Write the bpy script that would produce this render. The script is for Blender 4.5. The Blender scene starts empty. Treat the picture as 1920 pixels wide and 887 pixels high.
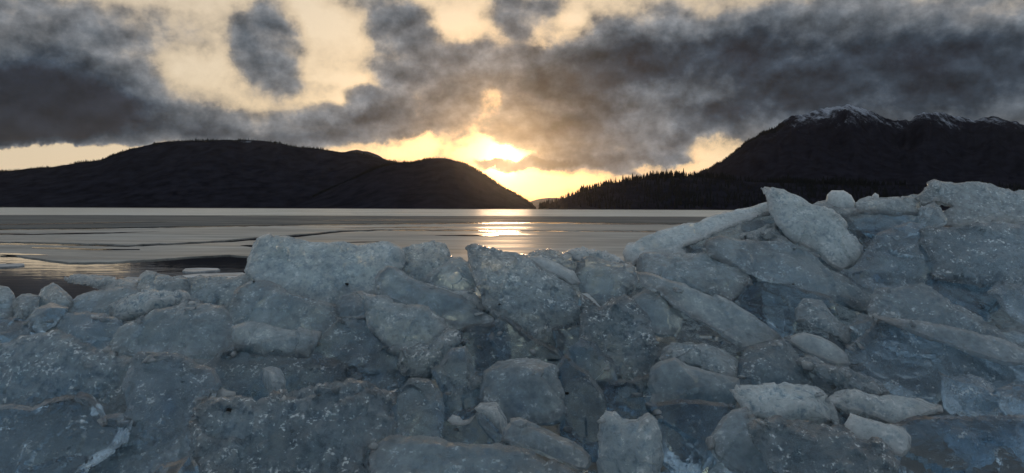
import bpy, bmesh, math, random
import numpy as np
from mathutils import Vector, Matrix

R = math.radians
random.seed(7)
S = bpy.context.scene
COL = S.collection

# ------------------------------------------------------------------ camera
W0, H0, F = 1920.0, 887.0, 1371.0            # photograph's own frame and focal length in its pixels
CAM_Z = 0.95
PITCH = math.atan((443.5 - 391.5) / F)
ROLL = R(0.21)
fwd = Vector((0, math.cos(PITCH), -math.sin(PITCH)))
rt = Vector((1, 0, 0))
up = rt.cross(fwd)
rq = Matrix.Rotation(-ROLL, 3, fwd)
rt, up = rq @ rt, rq @ up
if rt.z < 0:
    rq = Matrix.Rotation(2 * ROLL, 3, fwd); rt, up = rq @ rt, rq @ up
CAM = Vector((0, 0, CAM_Z))
cd = bpy.data.cameras.new('camera')
cam = bpy.data.objects.new('camera', cd)
COL.objects.link(cam)
m = Matrix((rt, up, -fwd)).transposed().to_4x4()
m.translation = CAM
cam.matrix_world = m
cd.sensor_width = 36.0
cd.lens = F / W0 * 36.0
cd.clip_start = 0.05
cd.clip_end = 90000
S.camera = cam


def ray(x, y):
    return (fwd + rt * ((x - 960) / F) - up * ((y - 443.5) / F))


def on_water(x, y, z=0.0):
    d = ray(x, y)
    t = (z - CAM_Z) / d.z
    return CAM + d * t


def azel(x, y):
    d = ray(x, y).normalized()
    return math.atan2(d.x, d.y), math.asin(d.z)


# ------------------------------------------------------------------ render settings
S.view_settings.view_transform = 'Standard'
S.view_settings.look = 'None'
S.view_settings.gamma = 1
S.view_settings.exposure = 0.0
S.cycles.use_denoising = True
S.cycles.max_bounces = 14
S.cycles.transmission_bounces = 12
S.cycles.glossy_bounces = 4
S.cycles.diffuse_bounces = 4
S.cycles.caustics_reflective = False
S.cycles.caustics_refractive = False
S.cycles.sample_clamp_indirect = 4.0

# ------------------------------------------------------------------ sky (world)
SUN_PX = (945, 297)
sun_az, sun_el = azel(*SUN_PX)
world = bpy.data.worlds.new('World')
S.world = world
world.use_nodes = True
world.cycles.sampling_method = 'MANUAL'
world.cycles.sample_map_resolution = 1024
wt = world.node_tree
wt.nodes.clear()


class G:
    """small helper to write node graphs"""
    def __init__(self, tree):
        self.t = tree

    def n(self, typ, **kw):
        nd = self.t.nodes.new(typ)
        for k, v in kw.items():
            setattr(nd, k, v)
        return nd

    def put(self, sock, v):
        if hasattr(v, 'is_linked') or hasattr(v, 'links'):
            self.t.links.new(v, sock)
        else:
            sock.default_value = v

    def math(self, op, a, b=0.0, c=0.0, clamp=False):
        nd = self.n('ShaderNodeMath', operation=op, use_clamp=clamp)
        self.put(nd.inputs[0], a); self.put(nd.inputs[1], b); self.put(nd.inputs[2], c)
        return nd.outputs[0]

    def vec(self, op, a, b=None, c=None, out=0):
        nd = self.n('ShaderNodeVectorMath', operation=op)
        self.put(nd.inputs[0], a)
        if b is not None: self.put(nd.inputs[1], b)
        if c is not None: self.put(nd.inputs[2], c)
        return nd.outputs[out]

    def scale(self, a, s):
        nd = self.n('ShaderNodeVectorMath', operation='SCALE')
        self.put(nd.inputs[0], a); self.put(nd.inputs[3], s)
        return nd.outputs[0]

    def noise(self, v, scale, detail=4.0, rough=0.5, out=0, dist=0.0, lac=2.0):
        nd = self.n('ShaderNodeTexNoise')
        self.put(nd.inputs['Vector'], v)
        nd.inputs['Scale'].default_value = scale
        nd.inputs['Detail'].default_value = detail
        nd.inputs['Roughness'].default_value = rough
        nd.inputs['Lacunarity'].default_value = lac
        nd.inputs['Distortion'].default_value = dist
        return nd.outputs[out]

    def maprange(self, v, a, b, c=0.0, d=1.0, typ='LINEAR'):
        nd = self.n('ShaderNodeMapRange', interpolation_type=typ)
        self.put(nd.inputs[0], v)
        for i, q in enumerate((a, b, c, d)):
            self.put(nd.inputs[1 + i], q)
        return nd.outputs[0]

    def mix(self, f, a, b, blend='MIX'):
        nd = self.n('ShaderNodeMix', data_type='RGBA', blend_type=blend)
        self.put(nd.inputs[0], f)
        self.put(nd.inputs[6], a if not isinstance(a, tuple) else (*a[:3], 1))
        self.put(nd.inputs[7], b if not isinstance(b, tuple) else (*b[:3], 1))
        return nd.outputs[2]

    def ramp(self, v, stops):
        nd = self.n('ShaderNodeValToRGB')
        self.put(nd.inputs[0], v)
        el = nd.color_ramp.elements
        while len(el) < len(stops):
            el.new(0.5)
        for e, (p, c) in zip(el, stops):
            e.position = p
            e.color = (*c, 1)
        return nd.outputs[0]


g = G(wt)
tc = g.n('ShaderNodeTexCoord')
d = tc.outputs['Generated']
sp = g.n('ShaderNodeSeparateXYZ'); wt.links.new(d, sp.inputs[0])
az = g.math('ARCTAN2', sp.outputs[0], sp.outputs[1])
el = g.math('ARCSINE', sp.outputs[2])
cb = g.n('ShaderNodeCombineXYZ')
wt.links.new(az, cb.inputs[0]); wt.links.new(el, cb.inputs[1])
P = cb.outputs[0]
# turbulence that bends the cloud edges
w1 = g.vec('SUBTRACT', g.noise(d, 6.5, 2.0, 0.5, out=1), (0.5, 0.5, 0.5))
w2 = g.vec('SUBTRACT', g.noise(d, 24.0, 5.0, 0.62, out=1), (0.5, 0.5, 0.5))
PW = g.vec('ADD', P, g.vec('MULTIPLY', w1, (0.075, 0.05, 0.0)))
PW = g.vec('ADD', PW, g.vec('MULTIPLY', w2, (0.042, 0.034, 0.0)))

# cloud banks: x, y, half width, half height (photo pixels -> angles), density
CLOUDS = [
    (20, 90, 200, 80, .35), (40, 178, 200, 72, .95), (20, 190, 150, 60, .55), (180, 225, 190, 40, .3), (440, 258, 200, 22, .28), (120, 255, 240, 20, .4),
    (230, 165, 90, 40, .16), (560, 262, 140, 18, .22), (180, 120, 110, 50, .10), (340, 130, 130, 50, -.16), (450, 235, 130, 34, .26), (330, 225, 110, 34, .16), (300, 60, 160, 30, .1), (600, 235, 90, 24, .16), (120, 50, 200, 50, .2), (380, 205, 150, 40, .16), (560, 230, 150, 26, .14), (350, 120, 60, 30, -.12),
    (502, 78, 66, 48, .75), (520, 30, 40, 28, .5), (505, 135, 60, 30, .3), (575, 145, 70, 16, .2), (455, 140, 40, 18, .16), (300, 35, 200, 14, .14), (420, 70, 120, 12, .1), (455, 95, 30, 30, .2),
    (590, 160, 70, 14, .22), (625, 215, 45, 18, .32), (660, 110, 80, 20, .16), (340, 80, 40, 20, .16),
    (690, 15, 60, 36, .45), (745, 48, 52, 38, .55), (790, 105, 70, 40, .42), (850, 135, 80, 42, .22), (790, 195, 80, 44, .42), (715, 195, 42, 28, .48),
    (735, 240, 62, 24, .42), (870, 225, 55, 40, .40), (975, 240, 46, 36, .36), (900, 160, 50, 30, .15), (905, 130, 45, 36, .25), (700, 178, 30, 16, .25),
    (970, 28, 58, 30, .55), (925, 90, 50, 50, .2),
    (1085, 120, 110, 62, .45), (1030, 190, 85, 75, .42), (1200, 100, 160, 60, .36), (1270, 160, 220, 90, .36), (1430, 100, 220, 85, .5),
    (1600, 120, 260, 110, .55), (1760, 170, 210, 90, .45), (1880, 130, 160, 110, .55), (1200, 235, 150, 42, .34), (1080, 255, 90, 34, .35), (1060, 300, 70, 20, .35),
    (1185, 308, 75, 17, .45), (990, 315, 66, 9, .85), (1080, 308, 60, 14, .3), (1240, 282, 60, 22, .3), (1450, 230, 130, 40, .22), (1650, 230, 180, 40, .2), (1120, 325, 50, 8, .2),
    (83, 287, 16, 7, .5), (1330, 225, 60, 25, .3),
    # openings
    (100, 293, 150, 15, -1.2), (0, 296, 150, 18, -.7), (930, 205, 20, 26, -.30), (945, 292, 52, 13, -.85), (905, 270, 30, 10, -.3), (940, 336, 30, 8, -.7), (1010, 352, 90, 12, -.45),
    (795, 278, 36, 22, -.5), (800, 240, 18, 20, -.25), (700, 292, 60, 14, -.35), (1340, 278, 55, 24, -.65), (1270, 318, 70, 8, -.5), (1060, 50, 50, 22, -.5),
    (610, 85, 100, 50, -.25), (660, 160, 60, 26, -.3), (350, 20, 200, 40, -.25), (620, 20, 70, 30, -.3), (860, 40, 50, 40, -.4), (390, 110, 70, 40, -.15), (1280, 45, 60, 20, -.2), (1430, 10, 90, 16, -.3),
    (1790, 45, 60, 30, -.12), (1840, 20, 60, 20, -.2),
]
fb = g.noise(g.vec('MULTIPLY', d, (1.0, 1.0, 1.35)), 7.0, 9.0, 0.6)
fb2 = g.noise(g.vec('MULTIPLY', d, (1.0, 1.0, 1.2)), 30.0, 6.0, 0.62)
dens = g.math('MULTIPLY_ADD', g.math('SUBTRACT', fb, 0.5), 1.15, 0.10)
dens = g.math('MULTIPLY_ADD', g.math('SUBTRACT', fb2, 0.5), 0.80, dens)
# away from the opening over the lake the overcast closes
front = g.maprange(g.math('ABSOLUTE', az), 0.50, 0.85, 0.0, 1.0, 'SMOOTHSTEP')
high = g.maprange(el, 0.24, 0.42, 0.0, 1.0, 'SMOOTHSTEP')
high = g.math('MULTIPLY', g.math('MAXIMUM', front, high), 0.36)
dens = g.math('ADD', dens, high)
for (x, y, rx, ry, amp) in CLOUDS:
    a, e = azel(x, y)
    a2, e2 = azel(x + rx, y)
    a3, e3 = azel(x, y - ry)
    sx, sy = 1 / max(abs(a2 - a), 1e-4), 1 / max(abs(e3 - e), 1e-4)
    q = g.vec('MULTIPLY_ADD', PW, (sx, sy, 0.0), (-a * sx, -e * sy, 0.0))
    r2 = g.vec('DOT_PRODUCT', q, q, out=1)
    f = g.maprange(r2, 0.0, 3.2, amp * (0.92 if amp > 0 else 0.85), 0.0, 'SMOOTHERSTEP')
    dens = g.math('ADD', dens, f)

sund = ray(*SUN_PX).normalized()
cosang = g.vec('DOT_PRODUCT', g.vec('NORMALIZE', d), tuple(sund), out=1)
ang = g.math('ARCCOSINE', cosang)
g_wide = g.math('EXPONENT', g.math('MULTIPLY', g.math('POWER', g.math('DIVIDE', ang, 0.26), 2.0), -1.0))
g_mid = g.math('EXPONENT', g.math('MULTIPLY', g.math('POWER', g.math('DIVIDE', ang, 0.115), 2.0), -1.0))
g_core = g.math('EXPONENT', g.math('MULTIPLY', g.math('POWER', g.math('DIVIDE', ang, 0.026), 2.0), -1.0))

dn = g.math('DIVIDE', g.math('ADD', dens, 0.25), 1.85, clamp=True)
cloud_col = g.ramp(dn, [
    (0.00, (.66, .555, .42)), (0.13, (.57, .47, .35)), (0.22, (.48, .40, .305)), (0.285, (.41, .35, .285)), (0.355, (.28, .26, .24)),
    (0.475, (.180, .190, .205)), (0.645, (.100, .118, .140)), (0.84, (.036, .050, .070)), (1.0, (.021, .026, .038))])
# the lumps of the cloud base show light and dark sides
fb3 = g.noise(g.vec('MULTIPLY', g.vec('ADD', d, (0.0, 0.0, 0.016)), (1.0, 1.0, 1.2)), 30.0, 5.0, 0.58)
fb4 = g.noise(g.vec('MULTIPLY', d, (1.0, 1.0, 2.2)), 13.0, 4.0, 0.55)
relief = g.math('MULTIPLY_ADD', g.math('SUBTRACT', fb3, fb2), 1.5, 1.0)
relief = g.math('MULTIPLY', relief, g.maprange(fb4, 0.3, 0.7, 0.74, 1.34))
relief = g.math('MAXIMUM', relief, 0.45)
cloud_col = g.scale(cloud_col, g.math('ADD', 1.0, g.math('MULTIPLY', g.math('SUBTRACT', relief, 1.0), g.maprange(dens, 0.05, 0.5))))
# thin cloud and clear gaps glow near the sun
thin = g.maprange(dens, -0.1, 0.55, 1.0, 0.04, 'SMOOTHSTEP')
glow = g.scale(g.mix(1.0, (0.16, 0.11, 0.05), (1, 1, 1), 'MULTIPLY'), g.math('MULTIPLY', g_wide, thin))
glow = g.vec('ADD', glow, g.scale(g.mix(1.0, (0.34, 0.18, 0.07), (1, 1, 1), 'MULTIPLY'), g.math('MULTIPLY', g_mid, thin)))
glow = g.vec('ADD', glow, g.scale(g.mix(1.0, (2.2, 1.6, 0.7), (1, 1, 1), 'MULTIPLY'), g.math('MULTIPLY', g_core, thin)))
# and some of it soaks through the thicker cloud around it
soak = g.math('MULTIPLY', g_mid, g.maprange(fb4, 0.35, 0.65, 0.35, 1.0))
glow = g.vec('ADD', glow, g.scale(g.mix(1.0, (0.24, 0.145, 0.06), (1, 1, 1), 'MULTIPLY'), soak))
sky = g.n('ShaderNodeTexSky', sky_type='NISHITA')
sky.sun_disc = False
sky.sun_elevation = sun_el
sky.sun_rotation = sun_az
sky.air_density = 1.0
sky.dust_density = 1.5
clear = g.scale(sky.outputs[0], g.math('MULTIPLY', thin, 0.02))
# away from the sunset the light in the clouds and gaps turns to the blue of dusk
dusk = g.maprange(ang, 0.55, 1.35, 0.0, 1.0, 'SMOOTHSTEP')
cloud_col = g.vec('MULTIPLY', cloud_col, g.mix(dusk, (1, 1, 1), (1.18, 1.46, 1.78)))
cloud_col = g.vec('MULTIPLY', cloud_col, g.mix(g.math('MULTIPLY', g_mid, 0.9), (1, 1, 1), (1.6, 1.05, 0.66)))
tot = g.vec('ADD', g.vec('ADD', cloud_col, glow), clear)
bg = g.n('ShaderNodeBackground')
wt.links.new(tot, bg.inputs[0])
bg.inputs[1].default_value = 1.0
out = g.n('ShaderNodeOutputWorld')
wt.links.new(bg.outputs[0], out.inputs[0])

# ------------------------------------------------------------------ sun (veiled by cloud, low over the ridge)
sl = bpy.data.lights.new('sun', 'SUN')
sl.energy = 0.20
sl.angle = R(4)
sl.color = (1.0, 0.64, 0.36)
so = bpy.data.objects.new('sun', sl)
COL.objects.link(so)
so.rotation_euler = (-sund).to_track_quat('-Z', 'Y').to_euler()
so.location = (0, 0, 60)

# ------------------------------------------------------------------ noise for meshes


def _h(ix, iy, iz, s):
    n = (ix.astype(np.int64) * 374761393 + iy.astype(np.int64) * 668265263 + iz.astype(np.int64) * 2147483647 + s * 974634777) & 0xffffffff
    n = ((n ^ (n >> 13)) * 1274126177) & 0xffffffff
    n = ((n ^ (n >> 16)) * 2246822519) & 0xffffffff
    return ((n ^ (n >> 15)) & 0xffffff) / float(0xffffff)


def vnoise(p, s=0):
    i = np.floor(p); f = p - i
    f = f * f * f * (f * (f * 6 - 15) + 10)
    i = i.astype(np.int64)
    x, y, z = i[:, 0], i[:, 1], i[:, 2]
    r = 0
    for dx in (0, 1):
        wx = f[:, 0] if dx else 1 - f[:, 0]
        for dy in (0, 1):
            wy = f[:, 1] if dy else 1 - f[:, 1]
            for dz in (0, 1):
                wz = f[:, 2] if dz else 1 - f[:, 2]
                r = r + wx * wy * wz * _h(x + dx, y + dy, z + dz, s)
    return r * 2 - 1


def fbm(p, octv=4, s=0, gain=0.5):
    a, r = 1.0, 0.0
    for o in range(octv):
        r = r + a * vnoise(p * (2.03 ** o) + 17.3 * o, s + o)
        a *= gain
    return r


def facets(p, cell, seed):
    """broken-ice relief: every Worley cell is a plane with its own slant; returns height and distance-to-crease"""
    q = p / cell
    b = np.floor(q)
    best = np.full(len(p), 1e9); val = np.zeros(len(p))
    for dx in (-1, 0, 1):
        for dy in (-1, 0, 1):
            for dz in (-1, 0, 1):
                c = b + (dx, dy, dz)
                x, y, z = c[:, 0], c[:, 1], c[:, 2]
                o = np.stack([_h(x, y, z, seed), _h(x, y, z, seed + 1), _h(x, y, z, seed + 2)], 1)
                dlt = q - (c + o)
                d2 = (dlt ** 2).sum(1)
                gr = np.stack([_h(x, y, z, seed + 3), _h(x, y, z, seed + 4), _h(x, y, z, seed + 5)], 1) - 0.5
                hh = (dlt * gr).sum(1) + (_h(x, y, z, seed + 6) - 0.5) * 0.35
                k = d2 < best
                best = np.where(k, d2, best); val = np.where(k, hh, val)
    return val * cell


def mesh_obj(name, verts, faces, mat, smooth=True, parent=None):
    me = bpy.data.meshes.new(name)
    me.from_pydata([tuple(v) for v in verts], [], faces)
    me.update()
    if smooth:
        me.polygons.foreach_set('use_smooth', [True] * len(me.polygons))
    me.materials.append(mat)
    o = bpy.data.objects.new(name, me)
    COL.objects.link(o)
    o.parent = parent
    return o


def thing(o, label, cat, group=None):
    o['label'] = label
    o['category'] = cat
    if group:
        o['group'] = group
    return o


def material(name):
    mt = bpy.data.materials.new(name)
    mt.use_nodes = True
    nt = mt.node_tree
    nt.nodes.clear()
    gg = G(nt)
    b = gg.n('ShaderNodeBsdfPrincipled')
    o = gg.n('ShaderNodeOutputMaterial')
    nt.links.new(b.outputs[0], o.inputs[0])
    return mt, gg, b


def bump(gg, h, strength, dist, normal=None):
    nd = gg.n('ShaderNodeBump')
    nd.inputs['Strength'].default_value = strength
    nd.inputs['Distance'].default_value = dist
    gg.put(nd.inputs['Height'], h)
    if normal is not None:
        gg.put(nd.inputs['Normal'], normal)
    return nd.outputs[0]


# ------------------------------------------------------------------ materials
def mat_water():
    mt, gg, b = material('lake_water')
    geo = gg.n('ShaderNodeNewGeometry')
    p = geo.outputs['Position']
    s = gg.n('ShaderNodeSeparateXYZ'); gg.put(s.inputs[0], p)
    b.inputs['Base Color'].default_value = (0.010, 0.016, 0.020, 1)
    b.inputs['IOR'].default_value = 1.333
    # wind ruffles the open lake further out, the lee of the shore lies calm
    rough = gg.maprange(s.outputs[1], 30.0, 90.0, 0.035, 0.40, 'SMOOTHSTEP')
    gg.put(b.inputs['Roughness'], rough)
    n1 = gg.noise(gg.vec('MULTIPLY', p, (0.8, 2.2, 1.0)), 1.6, 3.0, 0.55)
    nd = gg.n('ShaderNodeBump'); nd.inputs['Distance'].default_value = 0.45
    gg.put(nd.inputs['Height'], n1)
    gg.put(nd.inputs['Strength'], gg.maprange(s.outputs[1], 30.0, 90.0, 0.008, 1.0))
    gg.put(b.inputs['Normal'], nd.outputs[0])
    return mt


def mat_sheet(name, col, rough, bumpy, scale):
    mt, gg, b = material(name)
    geo = gg.n('ShaderNodeNewGeometry')
    p = gg.vec('MULTIPLY', geo.outputs['Position'], (0.22, 1.0, 1.0))
    n1 = gg.noise(p, scale, 6.0, 0.62)
    n2 = gg.noise(p, scale * 7, 4.0, 0.6)
    n0 = gg.noise(p, scale * 2.6, 7.0, 0.7)
    c = gg.ramp(gg.math('MULTIPLY_ADD', n0, 0.5, gg.math('MULTIPLY', n1, 0.5)), [(0.36, tuple(v * 0.45 for v in col)), (0.5, col), (0.62, tuple(min(.85, v * 1.6) for v in col))])
    gg.put(b.inputs['Base Color'], c)
    n3 = gg.noise(p, scale * 0.28, 4.0, 0.6)
    gg.put(b.inputs['Roughness'], gg.maprange(gg.math('MULTIPLY_ADD', n3, 0.6, gg.math('MULTIPLY', n1, 0.4)), 0.38, 0.62, rough * 0.5, rough * 1.6))
    b.inputs['IOR'].default_value = 1.31
    nb = bump(gg, n1, bumpy, 0.07)
    gg.put(b.inputs['Normal'], bump(gg, n2, bumpy, 0.006, nb))
    return mt


def mat_hill(name, base, snow_line=None, snow_soft=80.0, patches=None):
    mt, gg, b = material(name)
    geo = gg.n('ShaderNodeNewGeometry')
    p = geo.outputs['Position']
    s = gg.n('ShaderNodeSeparateXYZ'); gg.put(s.inputs[0], p)
    n1 = gg.noise(p, 0.012, 6.0, 0.6)
    c = gg.mix(gg.maprange(n1, 0.35, 0.65), tuple(v * 0.6 for v in base), tuple(v * 1.5 for v in base))
    if snow_line is not None:
        n2 = gg.noise(gg.vec('MULTIPLY', p, (1.0, 0.5, 0.35)), 0.013, 10.0, 0.78)
        n3 = gg.noise(p, 0.0035, 3.0, 0.5)
        h = gg.math('MULTIPLY_ADD', gg.math('SUBTRACT', n3, 0.5), 330.0, s.outputs[2])
        k = gg.math('MULTIPLY_ADD', gg.math('SUBTRACT', n2, 0.5), 7.0, gg.math('DIVIDE', gg.math('SUBTRACT', h, snow_line), snow_soft))
        k = gg.maprange(k, 0.0, 1.7, 0.0, 1.0, 'SMOOTHSTEP')
        c = gg.mix(k, c, (0.36, 0.39, 0.45))
    gg.put(b.inputs['Base Color'], c)
    b.inputs['Roughness'].default_value = 0.95
    b.inputs['Specular IOR Level'].default_value = 0.0
    return mt


def mat_simple(name, col, rough=0.9, spec=0.0):
    mt, gg, b = material(name)
    tcn = gg.n('ShaderNodeTexCoord')
    n1 = gg.noise(tcn.outputs['Object'], 30.0, 4.0, 0.6)
    gg.put(b.inputs['Base Color'], gg.mix(n1, tuple(v * 0.6 for v in col), tuple(v * 1.4 for v in col)))
    b.inputs['Roughness'].default_value = rough
    b.inputs['Specular IOR Level'].default_value = spec
    return mt


def mat_gravel():
    mt, gg, b = material('shore_gravel')
    geo = gg.n('ShaderNodeNewGeometry')
    p = geo.outputs['Position']
    v = gg.n('ShaderNodeTexVoronoi'); gg.put(v.inputs['Vector'], p); v.inputs['Scale'].default_value = 22.0
    gg.put(b.inputs['Base Color'], gg.mix(v.outputs['Color'], (0.03, 0.03, 0.03), (0.10, 0.095, 0.09)))
    gg.put(b.inputs['Normal'], bump(gg, v.outputs['Distance'], 0.8, 0.02))
    b.inputs['Roughness'].default_value = 0.6
    return mt


def mat_ice():
    """one ice for every piece; the object's own 'milkiness' and 'frost' say how bubbly and how rimed it is"""
    mt, gg, b = material('lake_ice')
    tcn = gg.n('ShaderNodeTexCoord')
    oi = gg.n('ShaderNodeObjectInfo')
    off = gg.n('ShaderNodeCombineXYZ')
    gg.put(off.inputs[0], gg.math('MULTIPLY', oi.outputs['Random'], 37.0))
    gg.put(off.inputs[1], gg.math('MULTIPLY', oi.outputs['Random'], 91.0))
    p = gg.vec('ADD', tcn.outputs['Object'], off.outputs[0])
    milk = gg.n('ShaderNodeAttribute', attribute_type='OBJECT', attribute_name='milkiness').outputs['Fac']
    frost = gg.n('ShaderNodeAttribute', attribute_type='OBJECT', attribute_name='frost').outputs['Fac']
    big = gg.noise(p, 7.0, 3.0, 0.55)
    mid = gg.noise(p, 34.0, 5.0, 0.62)
    fine = gg.noise(p, 150.0, 3.0, 0.6)
    vor = gg.n('ShaderNodeTexVoronoi', feature='F1'); gg.put(vor.inputs['Vector'], gg.vec('ADD', p, gg.scale(gg.noise(p, 40.0, 2.0, 0.5, out=1), 0.02))); vor.inputs['Scale'].default_value = 95.0
    # milkiness varies through the piece, with clusters of bubbles
    mk = gg.math('MULTIPLY_ADD', gg.math('SUBTRACT', big, 0.5), 0.55, milk)
    mk = gg.math('MULTIPLY_ADD', gg.math('SUBTRACT', mid, 0.5), 0.55, mk, clamp=True)
    speck = gg.maprange(gg.math('ADD', gg.math('MULTIPLY', fine, 0.6), gg.math('MULTIPLY', mid, 0.55)), 0.645, 0.735, 0.0, 1.0, 'SMOOTHSTEP')
    speck = gg.math('MULTIPLY', speck, gg.math('MULTIPLY_ADD', frost, 0.75, 0.12))
    col = gg.mix(mk, (0.52, 0.71, 0.86), (0.74, 0.90, 0.98))
    grain = gg.noise(p, 75.0, 4.0, 0.65)
    col = gg.mix(gg.math('MULTIPLY', gg.maprange(grain, 0.52, 0.36), gg.math('MULTIPLY_ADD', frost, 0.6, 0.22)), col, (0.15, 0.25, 0.34))
    col = gg.mix(speck, col, (0.86, 0.90, 0.92))
    # rim highlight painted in: convex edges get a paler colour
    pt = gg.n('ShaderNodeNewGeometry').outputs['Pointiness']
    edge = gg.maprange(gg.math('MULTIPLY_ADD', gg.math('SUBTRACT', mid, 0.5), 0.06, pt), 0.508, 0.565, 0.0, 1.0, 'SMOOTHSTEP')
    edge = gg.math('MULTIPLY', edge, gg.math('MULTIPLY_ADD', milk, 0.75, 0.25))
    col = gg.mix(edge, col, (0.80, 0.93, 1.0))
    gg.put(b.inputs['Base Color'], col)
    b.inputs['IOR'].default_value = 1.31
    tr = gg.math('MULTIPLY_ADD', gg.math('POWER', mk, 1.5), -0.78, 1.0)
    tr = gg.math('MULTIPLY', tr, gg.math('SUBTRACT', 1.0, speck))
    gg.put(b.inputs['Transmission Weight'], tr)
    b.inputs['Subsurface Weight'].default_value = 0.85
    b.inputs['Subsurface Radius'].default_value = (1.0, 1.0, 1.0)
    b.inputs['Subsurface Scale'].default_value = 0.12
    ro = gg.math('MULTIPLY_ADD', mk, 0.16, 0.03)
    ro = gg.math('MULTIPLY_ADD', gg.math('SUBTRACT', fine, 0.5), 0.10, ro)
    gg.put(b.inputs['Roughness'], ro)
    b.inputs['Coat Weight'].default_value = 0.7
    b.inputs['Coat Roughness'].default_value = 0.045
    b.inputs['Coat IOR'].default_value = 1.33
    st = gg.math('MULTIPLY_ADD', frost, 0.9, 0.06)
    nd = gg.n('ShaderNodeBump'); nd.inputs['Distance'].default_value = 0.012
    gg.put(nd.inputs['Strength'], st); gg.put(nd.inputs['Height'], mid)
    nd2 = gg.n('ShaderNodeBump'); nd2.inputs['Distance'].default_value = 0.0035
    gg.put(nd2.inputs['Strength'], st)
    gg.put(nd2.inputs['Height'], gg.math('MULTIPLY_ADD', vor.outputs['Distance'], 0.8, fine)); gg.put(nd2.inputs['Normal'], nd.outputs[0])
    gg.put(b.inputs['Normal'], nd2.outputs[0])
    nd3 = gg.n('ShaderNodeBump'); nd3.inputs['Distance'].default_value = 0.012
    gg.put(nd3.inputs['Strength'], gg.math('MULTIPLY_ADD', frost, 1.0, 0.15, clamp=True))
    gg.put(nd3.inputs['Height'], gg.math('MULTIPLY_ADD', grain, 0.8, gg.math('MULTIPLY', vor.outputs['Distance'], 0.7))); gg.put(nd3.inputs['Normal'], nd.outputs[0])
    gg.put(b.inputs['Coat Normal'], nd3.outputs[0])
    return mt


M_WATER = mat_water()
M_SHEET_FAR = mat_sheet('rough_far_ice', (0.10, 0.11, 0.11), 0.62, 1.0, 1.1)
M_SHEET = mat_sheet('smooth_thin_ice', (0.34, 0.335, 0.31), 0.44, 0.6, 0.55)
M_FAR_PALE = mat_sheet('pale_far_ice', (0.60, 0.575, 0.50), 0.42, 0.6, 0.12)  # palest base colour of the sheets, for the strip along the far shore
M_FLOE = mat_sheet('small_floe_ice', (0.42, 0.45, 0.47), 0.35, 0.4, 5.0)
M_GRAVEL = mat_gravel()
M_HILL = mat_hill('forested_hill', (0.018, 0.018, 0.025))
M_HILL_SNOW = mat_hill('forested_hill_patchy_snow', (0.018, 0.018, 0.025), 520.0, 60.0)
M_PEAK = mat_hill('snowy_mountain', (0.016, 0.016, 0.023), 800.0, 150.0)
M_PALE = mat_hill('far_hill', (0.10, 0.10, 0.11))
M_TREE = mat_simple('conifer_needles', (0.022, 0.023, 0.023))
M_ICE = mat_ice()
M_STONE = mat_simple('dark_stone', (0.02, 0.02, 0.02), 0.7)

# ------------------------------------------------------------------ ground, lake
def structure(o):
    o['kind'] = 'structure'
    return o


def ground_z(x, y):
    # flat shore behind, dipping under the lake
    if y < 1.0:
        return 0.32 + 0.02 * min(6, max(0, -y))
    if y < 6.0:
        return 0.32 - (y - 1.0) / 5.0 * 0.62
    return max(-4.0, -0.30 - (y - 6.0) * 0.05)


xs = [-40000, -8000, -2000, -400, -80, -20, -10, -6, -4, -3, -2, -1, 0, 1, 2, 3, 4, 6, 10, 20, 80, 400, 2000, 8000, 40000]
ys = [-30000, -5000, -800, -100, -20, -8, -4, -2, -1, 0, 1, 2, 3, 4, 5, 6, 8, 12, 20, 40, 80, 300, 1500, 6000, 40000]
vs = [(x, y, ground_z(x, y)) for y in ys for x in xs]
nx = len(xs)
fs = [(j * nx + i, j * nx + i + 1, (j + 1) * nx + i + 1, (j + 1) * nx + i) for j in range(len(ys) - 1) for i in range(nx - 1)]
structure(mesh_obj('ground', vs, fs, M_GRAVEL))
structure(mesh_obj('lake_water', [(-40000, 2.5, 0), (40000, 2.5, 0), (40000, 39000, 0), (-40000, 39000, 0)], [(0, 1, 2, 3)], M_WATER, False))

# ------------------------------------------------------------------ thin lake ice
def sheet(name, px, mat, z=0.02, jag=0.6, th=0.03, seed=1):
    rnd = random.Random(seed)
    pts = []
    n = len(px)
    for i in range(n):
        a, bq = px[i], px[(i + 1) % n]
        L = math.hypot(bq[0] - a[0], bq[1] - a[1])
        k = max(1, min(40, int(L / 14)))
        for j in range(k):
            t = j / k
            x = a[0] + (bq[0] - a[0]) * t
            y = a[1] + (bq[1] - a[1]) * t
            if j: y += rnd.uniform(-jag, jag)
            pts.append(on_water(x, y, z))
    c = sum(pts, Vector()) / len(pts)
    c.z = 0
    bm = bmesh.new()
    v = [bm.verts.new(q - c) for q in pts]
    f = bm.faces.new(v)
    f.normal_update()
    if f.normal.z < 0: f.normal_flip()
    r = bmesh.ops.extrude_face_region(bm, geom=[f])
    bmesh.ops.translate(bm, verts=[q for q in r['geom'] if isinstance(q, bmesh.types.BMVert)], vec=(0, 0, -th))
    bmesh.ops.triangulate(bm, faces=bm.faces)
    bmesh.ops.recalc_face_normals(bm, faces=bm.faces)
    me = bpy.data.meshes.new(name); bm.to_mesh(me); bm.free()
    me.materials.append(mat)
    o = bpy.data.objects.new(name, me); COL.objects.link(o)
    o.location = c
    return o


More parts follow.
